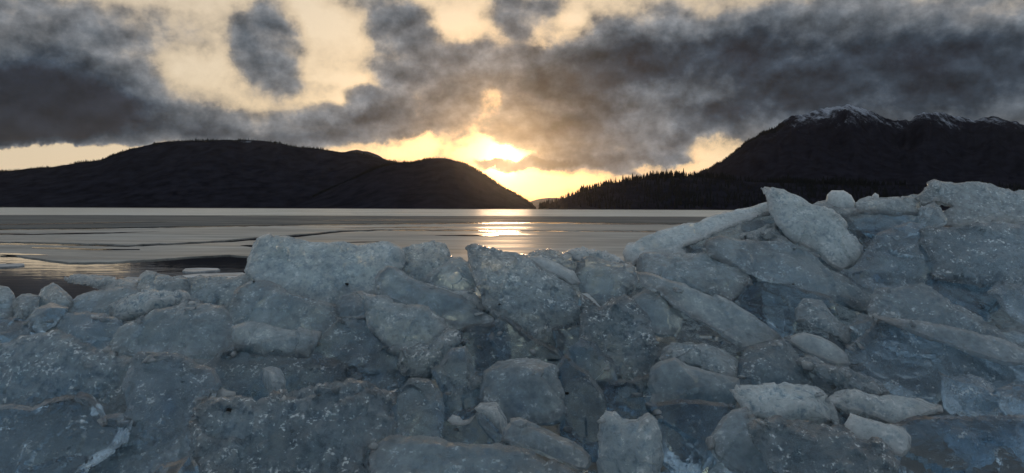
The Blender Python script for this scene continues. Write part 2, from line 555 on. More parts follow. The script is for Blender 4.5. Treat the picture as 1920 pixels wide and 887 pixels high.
hz = lambda x: 391.5 + (x - 960) * 0.00367
thing(sheet('ice_sheet', [(x, hz(x) + 1.3) for x in (-500, 0, 500, 960, 1500, 2300)] + [(2300, 408.6), (1500, 407.1), (900, 405.1), (200, 403.1), (-500, 402.1)], M_FAR_PALE, 0.02, 0.1, seed=2),
      'narrow pale band of ice along the far shore below the hills', 'ice sheet')
thing(sheet('ice_sheet', [(-500, 402.5), (200, 403.5), (900, 405.5), (1500, 407.5), (2300, 409), (2300, 428), (1500, 421), (1000, 416), (600, 420), (330, 424), (150, 428), (-500, 432)], M_SHEET_FAR, 0.02, 0.35, seed=3),
      'dark rough band of broken ice across the lake beyond the smooth ice', 'ice sheet')
thing(sheet('ice_sheet', [(-500, 434), (150, 430), (330, 427), (600, 422.5), (1000, 418.5), (1500, 423.5), (2300, 431), (2300, 441), (1500, 434), (900, 431), (720, 430), (640, 432), (600, 436), (545, 440), (480, 445), (420, 450.5), (340, 455), (240, 458.5), (150, 456), (60, 454), (-500, 450)], M_SHEET, 0.02, 0.6, seed=5),
      'middle strip of lake ice between the rough band and the long dark crack', 'ice sheet')
thing(sheet('ice_sheet', [(-500, 462), (60, 459), (150, 461), (240, 463), (340, 458.5), (420, 454.5), (480, 450.5), (545, 445.5), (600, 440), (645, 435), (720, 432.5), (900, 433), (1500, 437), (2300, 446), (2300, 620), (900, 600), (620, 560), (520, 500), (475, 480.5), (430, 477.5), (370, 480.5), (300, 485.5), (215, 490.5), (130, 492), (60, 483), (0, 474), (-500, 470)], M_SHEET, 0.02, 0.5, seed=6),
      'smooth grey sheet of lake ice behind the pile, open dark water at its left', 'ice sheet')
for lead in ([(-60, 440), (0, 437.5), (60, 438.5), (130, 437), (210, 436), (300, 433.5), (210, 437.2), (130, 439), (60, 440), (0, 440)],
             [(60, 463.5), (130, 464.5), (180, 466.5), (262, 467), (262, 468.5), (180, 469), (120, 467), (60, 465)],
             [(815, 441.5), (870, 440.3), (935, 441), (930, 442), (870, 442.6)], [(900, 436.6), (960, 436), (990, 436.6), (950, 437.2)],
             [(640, 428), (760, 425.5), (880, 425), (760, 426.6)], [(0, 420), (180, 417), (330, 416), (180, 419), (0, 422)], [(1060, 421), (1200, 419), (1330, 420), (1200, 421)],
             [(0, 474.5), (60, 476), (90, 478), (40, 478), (0, 477)], [(10, 489), (40, 488), (42, 492), (12, 494)],
             [(450, 460), (600, 455), (740, 452), (600, 457), (470, 463)], [(560, 414), (700, 412), (840, 412.6), (700, 413.4)]):
    structure(sheet('open_water_lead', lead, M_WATER, 0.026, 0.35, 0.003, seed=int(lead[0][1])))
thing(sheet('ice_floe', [(342, 508), (347, 503.5), (372, 502), (408, 503), (413, 505.5), (385, 508), (362, 510)], M_FLOE, 0.02, 0.3, seed=8),
      'thin pale floe alone on the dark open water', 'ice floe')
thing(sheet('ice_floe', [(-40, 497), (10, 494), (45, 494), (46, 497), (10, 500), (-40, 502)], M_FLOE, 0.018, 0.3, seed=9),
      'flat floe on the open water at the far left edge', 'ice floe')
thing(sheet('ice_floe', [(222, 526), (240, 519), (262, 520), (262, 528), (240, 530)], M_FLOE, 0.018, 0.3, seed=10),
      'small pale floe right behind the flat tongue of ice', 'ice floe')
thing(sheet('ice_floe', [(330, 517), (375, 513), (455, 511), (475, 520), (440, 530), (340, 530)], M_FLOE, 0.018, 0.4, seed=11),
      'floe hugging the back of the low crest left of the big slab', 'ice floe')

# ------------------------------------------------------------------ hills
def hill(name, prof, dist, depth, mat, seed, rough=1.0, nsx=260, nsy=26, jag=0.0):
    px = np.array([p[0] for p in prof], float); py = np.array([p[1] for p in prof], float)
    X = np.linspace(px[0], px[-1], nsx)
    Y = np.interp(X, px, py)
    # smooth the polyline a little, then roughen
    k = np.array([1, 2, 3, 2, 1], float); k /= k.sum()
    Y = np.convolve(np.pad(Y, 2, mode='edge'), k, mode='valid')
    q = np.stack([X / 22.0, np.full_like(X, seed * 3.1), np.zeros_like(X)], 1)
    Y = Y + jag * fbm(q, 5, seed, 0.6)
    v = []
    rows = nsy + 8
    for j in range(rows):
        t = j / (nsy - 1)
        for i in range(nsx):
            d_ = ray(X[i], Y[i])
            s = dist / d_.y
            top = CAM + d_ * s
            base_d = dist - depth * (0.55 + 0.45 * min(1, max(0, top.z) / 300.0))
            hz = max(top.z, -5)
            if t <= 1:
                yy = base_d + (dist - base_d) * t
                prf = t ** 1.12
                z = -6 + (hz + 6) * prf
            else:
                tt = (t - 1) / ((rows - 1) / (nsy - 1) - 1)
                yy = dist + depth * 1.2 * tt
                z = hz * (1 - tt) - 8 * tt
            xx = (top.x / top.y) * yy
            v.append((xx, yy, z))
    v = np.array(v)
    t = np.repeat(np.minimum(np.arange(rows) / (nsy - 1), 1.0), nsx)
    hz = np.maximum(v[:, 2], 0)
    gul = fbm(np.stack([v[:, 0] / 260.0, v[:, 1] / 700.0, v[:, 2] * 0 + seed], 1), 5, seed, 0.55)
    fade = np.clip((1 - t) * 4, 0, 1) * np.clip(t * 6, 0, 1)
    v[:, 2] += gul * fade * rough * 0.10 * np.maximum(hz, 20)
    f = [(j * nsx + i, j * nsx + i + 1, (j + 1) * nsx + i + 1, (j + 1) * nsx + i) for j in range(rows - 1) for i in range(nsx - 1)]
    o = structure(mesh_obj(name, v, f, mat))
    return o, v.reshape(rows, nsx, 3)


LEFT = [(-700, 372), (-300, 350), (-100, 335), (0, 322), (60, 316), (105, 313), (150, 305), (190, 300), (215, 289), (255, 277), (290, 268), (320, 264), (370, 264), (400, 263), (460, 262), (500, 264), (520, 267), (550, 275), (600, 280), (640, 285), (665, 287), (690, 291), (720, 298), (745, 304), (790, 330), (860, 372), (900, 393), (930, 398)]
HUMP = [(520, 393), (580, 372), (660, 335), (710, 312), (742, 305), (770, 305), (790, 301), (806, 297), (822, 296), (840, 298), (862, 304), (880, 312), (905, 326), (925, 339), (945, 352), (962, 362), (980, 372), (992, 380), (1002, 389), (1012, 397)]
SNOWHILL = [(560, 330), (620, 293), (650, 284), (668, 281), (690, 284), (710, 291), (740, 310), (780, 345)]
GAP = [(900, 396), (960, 386), (990, 379), (1008, 374), (1025, 371), (1045, 371), (1065, 374), (1090, 380), (1130, 392), (1160, 398)]
SPUR = [(1000, 398), (1012, 391), (1022, 386), (1040, 378), (1060, 371), (1080, 363), (1100, 357), (1125, 350), (1150, 343), (1180, 338), (1220, 334), (1260, 331), (1300, 330), (1340, 333), (1420, 340), (1600, 345), (1900, 348), (2400, 352)]
PEAK = [(1120, 396), (1200, 370), (1260, 342), (1305, 327), (1330, 316), (1352, 303), (1375, 287), (1400, 268), (1425, 252), (1450, 240), (1470, 229), (1485, 220), (1500, 216), (1520, 211), (1535, 205), (1555, 203), (1575, 199), (1595, 198), (1612, 203), (1630, 209), (1645, 212), (1660, 222), (1680, 226), (1705, 227), (1722, 212), (1745, 211), (1765, 211), (1785, 217), (1805, 218), (1825, 224), (1842, 220), (1862, 217), (1885, 226), (1905, 229), (1930, 240), (2000, 262), (2200, 310), (2500, 370)]
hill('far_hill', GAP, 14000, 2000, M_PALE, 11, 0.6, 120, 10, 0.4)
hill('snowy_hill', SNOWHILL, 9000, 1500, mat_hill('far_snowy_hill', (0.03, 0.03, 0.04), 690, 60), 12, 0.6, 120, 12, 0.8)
o_l, v_l = hill('hill', LEFT, 5500, 1500, M_HILL_SNOW, 13, 1.0, 420, 40, 0.9)
o_h, v_h = hill('hill', HUMP, 4300, 1100, M_HILL, 14, 1.0, 300, 34, 0.5)
o_p, v_p = hill('mountain', PEAK, 7000, 2600, M_PEAK, 15, 1.6, 520, 60, 3.0)
o_s, v_s = hill('hill', SPUR, 3400, 900, M_HILL, 16, 0.8, 360, 30, 0.6)


def forest(name, rows_list, mat, seed):
    rnd = random.Random(seed)
    v, f = [], []
    for (grid, count, h0, h1, lo, hi, i0, i1) in rows_list:
        R_, C_, _ = grid.shape
        for _ in range(count):
            a = rnd.uniform(lo, hi); c = rnd.uniform(i0, i1) * (C_ - 2)
            j, i = int(a), int(c)
            p = grid[j, i] * (1 - (a - j)) * (1 - (c - i)) + grid[j + 1, i] * (a - j) * (1 - (c - i)) + grid[j, i + 1] * (1 - (a - j)) * (c - i) + grid[j + 1, i + 1] * (a - j) * (c - i)
            if p[2] < 1: continue
            cl = math.sin(p[0] * .021) + math.sin(p[0] * .0083 + 2) + .6 * math.sin(p[0] * .06 + p[1] * .05)
            if cl < -0.7 and rnd.random() < .6: continue
            h = rnd.uniform(h0 * .55, h1) * (1.4 if rnd.random() < .07 else 1) * (1 + .13 * cl); r = h * rnd.uniform(.13, .2)
            ph = rnd.random() * 6
            b0 = len(v)
            # two stacked skirts make a ragged spruce
            for (zz, rr) in ((-0.06, 1.0), (0.42, 0.45), (0.40, 0.72)):
                for k in range(5):
                    an = ph + k * 1.2566
                    rj = rr * r * rnd.uniform(.75, 1.2)
                    v.append((p[0] + rj * math.cos(an), p[1] + rj * math.sin(an), p[2] + h * zz))
            v.append((p[0], p[1], p[2] + h))
            for k in range(5):
                k2 = (k + 1) % 5
                f.append((b0 + k, b0 + k2, b0 + 5 + k2, b0 + 5 + k))
                f.append((b0 + 10 + k, b0 + 10 + k2, b0 + 15))
    o = mesh_obj(name, v, f, mat, False)
    o['kind'] = 'stuff'
    return o


nl, nh, ns, npk = 39, 33, 29, 59
forest('conifer_forest', [
    (v_s, 1500, 16, 30, ns - 1.2, ns - 0.05, 0.0, 0.5), (v_s, 2600, 16, 28, 1.5, ns - 0.3, 0.0, 0.75)], M_TREE, 4)
forest('conifer_forest', [
    (v_l, 2600, 9, 17, nl - 1.2, nl - 0.05, 0.30, 1.0), (v_h, 2200, 9, 15, nh - 1.2, nh - 0.05, 0.1, 1.0)], M_TREE, 5)
forest('conifer_forest', [(v_p, 1500, 12, 24, npk - 3.0, npk - 0.05, 0.10, 0.26)], M_TREE, 6)
#@@ICE@@
# ------------------------------------------------------------------ the ice pile
def base_depth(y):
    if y > 460:
        return 1.15 + (887 - y) / 427.0 * 1.0
    return 2.15 + (460 - y) / 110.0 * 0.32


def area2(p):
    return sum(p[i][0] * p[(i + 1) % len(p)][1] - p[(i + 1) % len(p)][0] * p[i][1] for i in range(len(p))) / 2


def ice_piece(name, label, layer, poly, tilt=45, yaw=0, th=0.10, milk=0.5, frost=0.3, dome=0.02, group=None, lump=1.0, seed=None, grow=None):
    seed = seed if seed is not None else (int(poly[0][0] * 7 + poly[0][1] * 13 + len(poly)) & 0xffff)
    rnd = random.Random(seed)
    A = area2(poly)
    if A < 0: poly = poly[::-1]
    n_ = len(poly)
    grow = grow if grow is not None else (6.0 if layer < 2.35 and min(q[1] for q in poly) > 545 else 2.0)
    g2 = []
    for i in range(n_):
        a_, b_, c_ = Vector(poly[i - 1]), Vector(poly[i]), Vector(poly[(i + 1) % n_])
        n1 = Vector(((b_ - a_).y, -(b_ - a_).x)).normalized(); n2 = Vector(((c_ - b_).y, -(c_ - b_).x)).normalized()
        k = n1 + n2
        if k.length > 0.3: k.normalize()
        g2.append(tuple(b_ + k * grow))
    # break the straight runs into small snaps
    poly = []
    for i in range(n_):
        a_, b_ = Vector(g2[i]), Vector(g2[(i + 1) % n_])
        L = (b_ - a_).length
        poly.append(tuple(a_))
        k = int(L / 16) if lump > 0.75 else 0
        e_ = (b_ - a_).normalized(); nn_ = Vector((e_.y, -e_.x))
        for j in range(1, k):
            t = (j + rnd.uniform(-.3, .3)) / k
            poly.append(tuple(a_ + (b_ - a_) * t + nn_ * rnd.uniform(-1, 1) * (1.2 + 2.6 * frost)))
    n_ = len(poly)
    A = area2(poly)
    cx = cy = 0.0
    for i in range(n_):
        x0, y0 = poly[i]; x1, y1 = poly[(i + 1) % n_]
        k = x0 * y1 - x1 * y0
        cx += (x0 + x1) * k; cy += (y0 + y1) * k
    cx /= 6 * abs(A); cy /= 6 * abs(A)
    Yc = base_depth(cy) - 0.062 * layer
    r0 = ray(cx, cy)
    C = CAM + r0 * (Yc / r0.y)
    nrm = Vector((0, -math.cos(R(tilt)), math.sin(R(tilt))))
    nrm = Matrix.Rotation(R(yaw), 3, 'Z') @ nrm
    front = []
    for (x, y) in poly:
        d_ = ray(x, y)
        t = (C - CAM).dot(nrm) / d_.dot(nrm)
        front.append(CAM + d_ * t)
    ext = r0.normalized()
    ctr = sum(front, Vector()) / n_
    size = max((p - ctr).length for p in front)
    inset = min(0.009, size * 0.08)
    # ring inset: move every corner inward along the bisector
    def inset_ring(amount, push):
        res = []
        for i in range(n_):
            a, b_, c = front[i - 1], front[i], front[(i + 1) % n_]
            e1 = (a - b_).normalized(); e2 = (c - b_).normalized()
            bis = e1 + e2
            if bis.length < 1e-3:
                bis = nrm.cross(c - a)
            bis.normalize()
            if (bis).dot(nrm.cross((c - a))) * 1.0 < 0: bis = -bis
            res.append(b_ + bis * amount + ext * push)
        return res
    # orientation test: inward must shrink the ring
    test = inset_ring(inset, 0)
    def ring_area(r_):
        s = Vector()
        for i in range(n_):
            s += (r_[i] - ctr).cross(r_[(i + 1) % n_] - ctr)
        return s.length
    sgn = 1 if ring_area(test) < ring_area(front) else -1
    r_front = inset_ring(sgn * inset, 0)
    r_mid = [p + ext * min(0.010, th * 0.2) for p in front]
    r_back = [ctr + (p - ctr) * 0.86 + ext * th for p in front]
    bm = bmesh.new()
    rings = [[bm.verts.new(p - C) for p in r] for r in (r_front, r_mid, r_back)]
    for a, b_ in ((0, 1), (1, 2)):
        for i in range(n_):
            bm.faces.new((rings[a][i], rings[a][(i + 1) % n_], rings[b_][(i + 1) % n_], rings[b_][i]))
    # broken front: a raised apex when it sees the whole rim
    done = False
    if dome > 0:
        for _ in range(30):
            q = ctr + Vector((rnd.uniform(-.35, .35), 0, 0)) * size + (rt.cross(nrm)) * rnd.uniform(-.3, .3) * size
            q = q - nrm * (q - C).dot(nrm)
            ok = True
            s0 = None
            for i in range(n_):
                s1 = (r_front[i] - q).cross(r_front[(i + 1) % n_] - q).dot(nrm)
                if s0 is None: s0 = s1
                if s0 * s1 <= 0: ok = False; break
            if ok:
                ap = bm.verts.new(q + nrm * dome - C)
                for i in range(n_):
                    bm.faces.new((rings[0][(i + 1) % n_], rings[0][i], ap))
                done = True
                break
    if not done:
        bm.faces.new(rings[0][::-1])
    bm.faces.new(rings[2])
    bmesh.ops.triangulate(bm, faces=bm.faces)
    bmesh.ops.recalc_face_normals(bm, faces=bm.faces)
    me = bpy.data.meshes.new('tmp'); bm.to_mesh(me); bm.free()
    tmp = bpy.data.objects.new('tmp', me); COL.objects.link(tmp)
    co = np.array([v.co[:] for v in me.vertices])
    ext_len = (co.max(0) - co.min(0)).max()
    md = tmp.modifiers.new('r', 'REMESH'); md.mode = 'SHARP'; md.octree_depth = 6 if ext_len > 0.12 else 5; md.scale = 0.95; md.sharpness = 1.0; md.use_remove_disconnected = False
    dg = bpy.context.evaluated_depsgraph_get()
    me2 = bpy.data.meshes.new_from_object(tmp.evaluated_get(dg))
    bpy.data.objects.remove(tmp); bpy.data.meshes.remove(me)
    me2.name = name
    nv = len(me2.vertices)
    v = np.empty(nv * 3); me2.vertices.foreach_get('co', v); v = v.reshape(-1, 3)
    nn = np.empty(nv * 3); me2.vertices.foreach_get('normal', nn); nn = nn.reshape(-1, 3)
    w = v + np.array(C)
    amp = min(1.0, size / 0.10) * lump
    h = fbm(w * 9.0, 2, seed % 97) * 0.004
    # fracture planes, large and small
    ww = w + np.stack([vnoise(w * 30 + 5, 1), vnoise(w * 30 + 9, 2), vnoise(w * 30 + 13, 3)], 1) * 0.006
    h += facets(ww, 0.095, seed % 89) * (0.13 + 0.04 * frost)
    h += facets(ww, 0.030, seed % 71 + 7) * (0.03 + 0.36 * frost)
    rg = 1 - np.abs(fbm(w * 24.0, 3, seed % 89 + 3))
    h += (rg - 0.6) * 0.0045 * frost
    h += fbm(w * 85.0, 2, seed % 83 + 5) * 0.0013 * (0.1 + frost)
    v = v + nn * (h * amp)[:, None]
    me2.vertices.foreach_set('co', v.ravel())
    me2.polygons.foreach_set('use_smooth', [True] * len(me2.polygons))
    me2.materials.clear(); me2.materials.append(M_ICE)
    me2.update()
    me2.set_sharp_from_angle(angle=R(22))
    o = bpy.data.objects.new(name, me2)
    COL.objects.link(o)
    o.location = C
    o['kind'] = 'thing'
    o['milkiness'] = max(0.04, float(milk) ** 1.25)
    o['frost'] = float(frost)
    thing(o, label, {'ice_slab': 'ice slab', 'ice_block': 'ice block', 'ice_chunk': 'ice chunk', 'ice_shard': 'ice shard'}[name], group)
    return o


SL, BL, CH, SH = 'ice_slab', 'ice_block', 'ice_chunk', 'ice_shard'
PIECES = [
    # ---- crest, left to right
    (CH, 'rounded grey ice chunk cut by the left frame edge, beside the dark water', 2, [(-50, 545), (0, 538), (14, 540), (25, 550), (31, 565), (34, 590), (25, 603), (-50, 608)], dict(milk=.55)),
    (CH, 'small knobbly ice lump between the left edge chunk and the pointed dome', 2.2, [(30, 568), (43, 558), (56, 558), (72, 560), (66, 585), (54, 590), (50, 602), (40, 603), (26, 596)], dict(milk=.6, frost=.8, th=.08)),
    (CH, 'pointed dome of ice with an amber glint on its right shoulder', 1.6, [(64, 585), (68, 560), (77, 543), (88, 534), (99, 530), (108, 533), (119, 546), (129, 556), (139, 570), (120, 600), (75, 600)], dict(milk=.45, th=.08)),
    (CH, 'smooth dull ice chunk directly below the pointed dome', 2.6, [(50, 600), (66, 580), (95, 570), (128, 578), (118, 596), (106, 609), (85, 622), (58, 623)], dict(milk=.35, frost=.05)),
    (SL, 'flat tongue of ice reaching left over the dark water', 1.0, [(123, 522), (131, 516), (147, 514), (162, 515), (192, 521), (216, 526), (248, 531), (262, 540), (225, 545), (203, 546), (180, 541), (158, 534), (135, 527)], dict(milk=.75, frost=.6, th=.06, tilt=62, dome=.0)),
    (CH, 'low grey hump of ice under the flat tongue', 1.6, [(124, 575), (146, 556), (175, 546), (205, 540), (232, 537), (258, 543), (270, 556), (262, 580), (215, 610), (160, 610), (122, 597)], dict(milk=.5)),
    (SL, 'sparkling white frosted slab with a rounded lower edge below the low left crest', 2.6, [(203, 588), (205, 575), (225, 563), (255, 557), (273, 551), (316, 552), (349, 554), (352, 560), (345, 570), (320, 577), (289, 580), (257, 597), (221, 603), (210, 597)], dict(milk=.85, frost=1.0, th=.08, tilt=35)),
    (CH, 'blunt peaked ice chunk on the low left crest, above the frosted slab', 1.4, [(255, 545), (260, 526), (266, 516), (275, 510), (293, 514), (322, 522), (340, 518), (352, 522), (362, 545), (352, 570), (300, 572), (260, 566)], dict(milk=.6, frost=.5)),
    (CH, 'ragged low crest of ice touching the left foot of the big crest slab', 1.2, [(344, 522), (374, 514), (388, 518), (400, 517), (420, 520), (440, 522), (462, 516), (470, 540), (465, 570), (430, 585), (350, 585), (345, 560)], dict(milk=.6, frost=.6)),
    (SL, 'largest pale slab of the crest, with a glittering broken left end and a dark fleck', 1.6, [(458, 505), (466, 484), (472, 470), (484, 449), (499, 442), (516, 442), (537, 446), (557, 451), (581, 457), (610, 456), (639, 458), (669, 461), (689, 457), (718, 456), (736, 460), (753, 468), (760, 500), (735, 520), (720, 540), (710, 555), (680, 560), (645, 570), (630, 585), (604, 580), (572, 570), (543, 558), (513, 545), (484, 540), (456, 540)], dict(milk=.78, frost=.45, th=.12, tilt=38, dome=.012)),
    (CH, 'rounded frosty chunk right of the big crest slab', 1.2, [(745, 472), (762, 464), (786, 461), (812, 455), (830, 460), (841, 470), (850, 484), (838, 505), (810, 535), (795, 545), (777, 535), (745, 525), (725, 505)], dict(milk=.7, frost=.8)),
    (CH, 'smooth grey wedge of ice with a bright frosted underside near the crest centre', 2.2, [(796, 525), (800, 518), (824, 502), (847, 486), (862, 483), (877, 493), (891, 520), (893, 546), (874, 552), (850, 547), (815, 537)], dict(milk=.5, frost=.25, th=.07)),
    (SH, 'thin bright sliver of frost under the grey wedge near the crest centre', 2.35, [(798, 534), (815, 537), (850, 547), (884, 549), (900, 562), (914, 582), (905, 586), (880, 566), (845, 556), (812, 548)], dict(milk=1.0, frost=1.0, th=.03, lump=.6, tilt=20)),
    (SL, 'broad central slab leaning right, its top left corner standing proud of the crest', 2.5, [(874, 466), (880, 458), (893, 457), (910, 464), (934, 474), (966, 476), (992, 486), (1016, 506), (1050, 522), (1074, 536), (1087, 552), (1092, 606), (1088, 618), (1045, 624), (1060, 648), (1050, 668), (1030, 662), (1005, 648), (978, 632), (955, 612), (925, 592), (905, 570), (898, 545), (891, 520), (880, 492)], dict(milk=.62, frost=.7, th=.10, tilt=40, yaw=8)),
    (CH, 'jagged crest ice behind the smooth bar, right of the central slab', 1.5, [(972, 478), (1004, 470), (1030, 470), (1048, 477), (1070, 476), (1092, 500), (1085, 535), (1020, 520), (985, 500)], dict(milk=.65, frost=.8)),
    (SL, 'smooth pale bar of ice slanting down along the right side of the central slab', 2.9, [(992, 483), (1010, 482), (1045, 496), (1074, 511), (1086, 530), (1072, 535), (1057, 522), (1022, 506)], dict(milk=.85, frost=.05, th=.04, lump=.5, dome=.004)),
    (SL, 'bright white crust of ice on the crest left of the notch', 1.7, [(1065, 474), (1098, 471), (1136, 476), (1151, 481), (1162, 484), (1185, 499), (1156, 500), (1112, 493), (1088, 488)], dict(milk=.95, frost=.9, th=.06, tilt=62)),
    (CH, 'greenish ice wedge below the white crust, right of the pale bar', 2.1, [(1078, 512), (1086, 490), (1105, 486), (1150, 494), (1188, 500), (1192, 535), (1165, 565), (1140, 582), (1126, 580), (1110, 565), (1090, 545)], dict(milk=.5, frost=.45, yaw=-12)),
    (SH, 'narrow white shard gleaming beside the point of the greenish wedge', 3.1, [(1092, 551), (1101, 552), (1114, 564), (1127, 579), (1123, 582), (1104, 567)], dict(milk=1.0, frost=.3, th=.025, lump=.4, dome=.004)),
    (CH, 'ice chunk sprinkled with sparkling grains below the greenish wedge', 2.3, [(1090, 556), (1100, 566), (1125, 582), (1150, 568), (1172, 558), (1195, 578), (1212, 603), (1220, 628), (1226, 650), (1242, 662), (1228, 690), (1220, 705), (1203, 718), (1181, 731), (1167, 727), (1154, 718), (1145, 693), (1131, 673), (1120, 662), (1115, 645), (1095, 638), (1092, 615)], dict(milk=.48, frost=1.0, th=.12)),
    (CH, 'smooth rounded ice block right of the sparkling chunk', 2.6, [(1185, 558), (1208, 545), (1244, 552), (1262, 569), (1282, 596), (1277, 617), (1267, 629), (1240, 629), (1217, 622), (1209, 603), (1196, 580)], dict(milk=.5, frost=.1)),
    (SL, 'long thin ledge of pale ice rising right along the skyline toward the fin', 1.4, [(1168, 476), (1176, 459), (1209, 446), (1267, 428), (1326, 411), (1384, 393), (1440, 379), (1462, 385), (1460, 400), (1400, 413), (1355, 429), (1315, 449), (1278, 464), (1290, 478), (1240, 478), (1205, 478), (1194, 488), (1183, 500), (1170, 490)], dict(milk=.95, frost=.35, th=.12, tilt=50, dome=.0)),
    (SL, 'glassy face of ice tucked under the long pale ledge', 1.1, [(1262, 470), (1315, 447), (1355, 427), (1400, 410), (1455, 393), (1500, 420), (1500, 465), (1430, 465), (1380, 460), (1340, 470), (1330, 495), (1280, 490)], dict(milk=.35, frost=.25, th=.12, dome=.0)),
    (SH, 'little glinting shard at the foot of the fin, under the ledge', 1.9, [(1385, 444), (1420, 434), (1448, 420), (1459, 416), (1462, 430), (1480, 446), (1475, 458), (1450, 450), (1425, 446)], dict(milk=.85, frost=.9, th=.04, tilt=60)),
    (SL, 'tall fin of ice with a curled pointed tip standing on the right skyline', 2.6, [(1428, 353), (1433, 352), (1455, 357), (1487, 365), (1516, 380), (1528, 388), (1560, 400), (1584, 418), (1598, 441), (1616, 462), (1616, 479), (1601, 497), (1581, 507), (1554, 494), (1537, 476), (1502, 456), (1478, 435), (1461, 418), (1443, 394), (1440, 380), (1435, 366)], dict(milk=.85, frost=.45, th=.07, tilt=32, dome=.012)),
    (SL, 'long dark slab running down right beneath the fin', 1.9, [(1318, 458), (1345, 446), (1390, 450), (1430, 455), (1480, 455), (1510, 470), (1545, 496), (1580, 513), (1610, 533), (1640, 552), (1650, 575), (1640, 592), (1600, 580), (1556, 562), (1520, 552), (1478, 538), (1440, 526), (1399, 512), (1355, 495), (1326, 478)], dict(milk=.42, frost=.35, th=.10, yaw=8)),
    (SL, 'flat slab with a bright chipped right edge below the notch in the skyline', 2.0, [(1192, 490), (1200, 477), (1240, 476), (1290, 479), (1326, 483), (1373, 500), (1396, 512), (1410, 526), (1405, 535), (1390, 550), (1373, 566), (1332, 556), (1291, 540), (1223, 520), (1188, 508)], dict(milk=.55, frost=.45, th=.07, tilt=52)),
    (SL, 'long straight slab slanting down right from below the notch to the pile centre', 2.7, [(1195, 512), (1223, 515), (1291, 538), (1340, 558), (1375, 572), (1420, 598), (1460, 624), (1471, 634), (1455, 642), (1425, 647), (1399, 653), (1367, 636), (1332, 616), (1294, 595), (1262, 572), (1240, 552), (1205, 534)], dict(milk=.6, frost=.2, th=.08, tilt=40, yaw=10, dome=.0)),
    (SL, 'dark clear slab in the hollow right of the flat chipped slab', 1.0, [(1365, 570), (1395, 535), (1430, 525), (1480, 535), (1556, 560), (1570, 590), (1510, 585), (1492, 610), (1490, 640), (1460, 640), (1410, 597)], dict(milk=.12, frost=.05, dome=0)),
    (CH, 'frosty oblong chunk below the long dark slab', 2.7, [(1493, 580), (1507, 562), (1540, 564), (1557, 586), (1595, 615), (1596, 640), (1591, 645), (1581, 640), (1560, 627), (1531, 615), (1496, 599)], dict(milk=.6, frost=.7, th=.07)),
    (SL, 'smooth narrow bar of ice with a rounded end, below the frosty oblong chunk', 3.1, [(1481, 632), (1507, 624), (1537, 632), (1566, 647), (1587, 665), (1591, 681), (1572, 683), (1540, 672), (1513, 660), (1474, 636)], dict(milk=.72, frost=.1, th=.05, dome=.006, lump=.6)),
    (CH, 'teal arched ice piece lying on top of the square two-faced block', 2.9, [(1240, 672), (1247, 657), (1263, 649), (1295, 645), (1335, 653), (1362, 660), (1380, 678), (1380, 708), (1358, 703), (1326, 692), (1295, 687), (1270, 675), (1250, 680)], dict(milk=.62, frost=.6, th=.08, tilt=58)),
    (BL, 'square ice block with a flat bright bottom edge over a dark gap', 3.2, [(1240, 682), (1265, 672), (1295, 689), (1335, 697), (1382, 714), (1385, 740), (1369, 771), (1344, 771), (1277, 768), (1219, 767), (1229, 739), (1220, 721), (1226, 692)], dict(milk=.52, frost=.15, th=.12, tilt=30, dome=.02)),
    (CH, 'dull rough ice wedge between the long straight slab and the speckled pale slab', 2.5, [(1382, 690), (1398, 652), (1425, 645), (1468, 636), (1478, 645), (1502, 678), (1524, 712), (1518, 730), (1470, 735), (1391, 733), (1379, 712)], dict(milk=.42, frost=.6)),
    (SL, 'streaked frosty strip slanting right above the pointed pale slab', 2.6, [(1499, 678), (1513, 669), (1537, 682), (1563, 696), (1616, 705), (1645, 714), (1673, 735), (1665, 748), (1630, 742), (1581, 729), (1551, 713), (1522, 695)], dict(milk=.6, frost=1.0, th=.06, tilt=52)),
    (SL, 'speckled pale slab with a blunt left nose in the lower right', 3.5, [(1368, 730), (1380, 723), (1425, 722), (1470, 719), (1525, 725), (1541, 735), (1560, 753), (1577, 790), (1582, 804), (1530, 799), (1493, 796), (1448, 791), (1414, 784), (1400, 774), (1386, 753)], dict(milk=.9, frost=.75, th=.08, tilt=42)),
    (SL, 'pale arrow-shaped slab whose tip points right in the lower right', 3.0, [(1545, 750), (1578, 740), (1628, 744), (1683, 746), (1727, 753), (1762, 763), (1765, 771), (1721, 787), (1683, 800), (1663, 796), (1628, 781), (1590, 772)], dict(milk=.85, frost=.5, th=.08, tilt=45)),
    (CH, 'pale curled tongue of ice drooping to a rounded end under the arrow-shaped slab', 4.2, [(1584, 796), (1595, 776), (1622, 785), (1657, 797), (1692, 803), (1705, 820), (1704, 844), (1692, 855), (1677, 852), (1666, 836), (1645, 825), (1616, 829), (1598, 820)], dict(milk=.9, frost=.4, th=.05, dome=.008, lump=.7)),
    (SL, 'big dark rough slab at the bottom right below the speckled pale slab', 3.0, [(1412, 800), (1440, 788), (1493, 792), (1580, 800), (1605, 825), (1650, 828), (1670, 850), (1678, 870), (1690, 960), (1490, 960), (1440, 875), (1420, 830)], dict(milk=.38, frost=1.0, th=.12)),
    (SH, 'tiny white nub of ice at the left corner of the big dark rough slab', 3.8, [(1410, 802), (1416, 797), (1425, 799), (1427, 806), (1418, 809), (1411, 807)], dict(milk=1.0, frost=.6, th=.02, lump=.3, dome=.004)),
    (CH, 'teal ice wedge between the dark square gap and the big dark rough slab', 2.6, [(1336, 822), (1352, 797), (1373, 771), (1399, 766), (1416, 790), (1434, 832), (1458, 875), (1440, 900), (1390, 885), (1371, 876), (1342, 850)], dict(milk=.5, frost=.25)),
    (BL, 'dark block in shade below the bright edge of the square block', 1.9, [(1215, 760), (1277, 755), (1375, 760), (1360, 797), (1345, 820), (1340, 870), (1310, 900), (1270, 890), (1240, 865), (1228, 800)], dict(milk=.15, frost=.1, dome=0)),
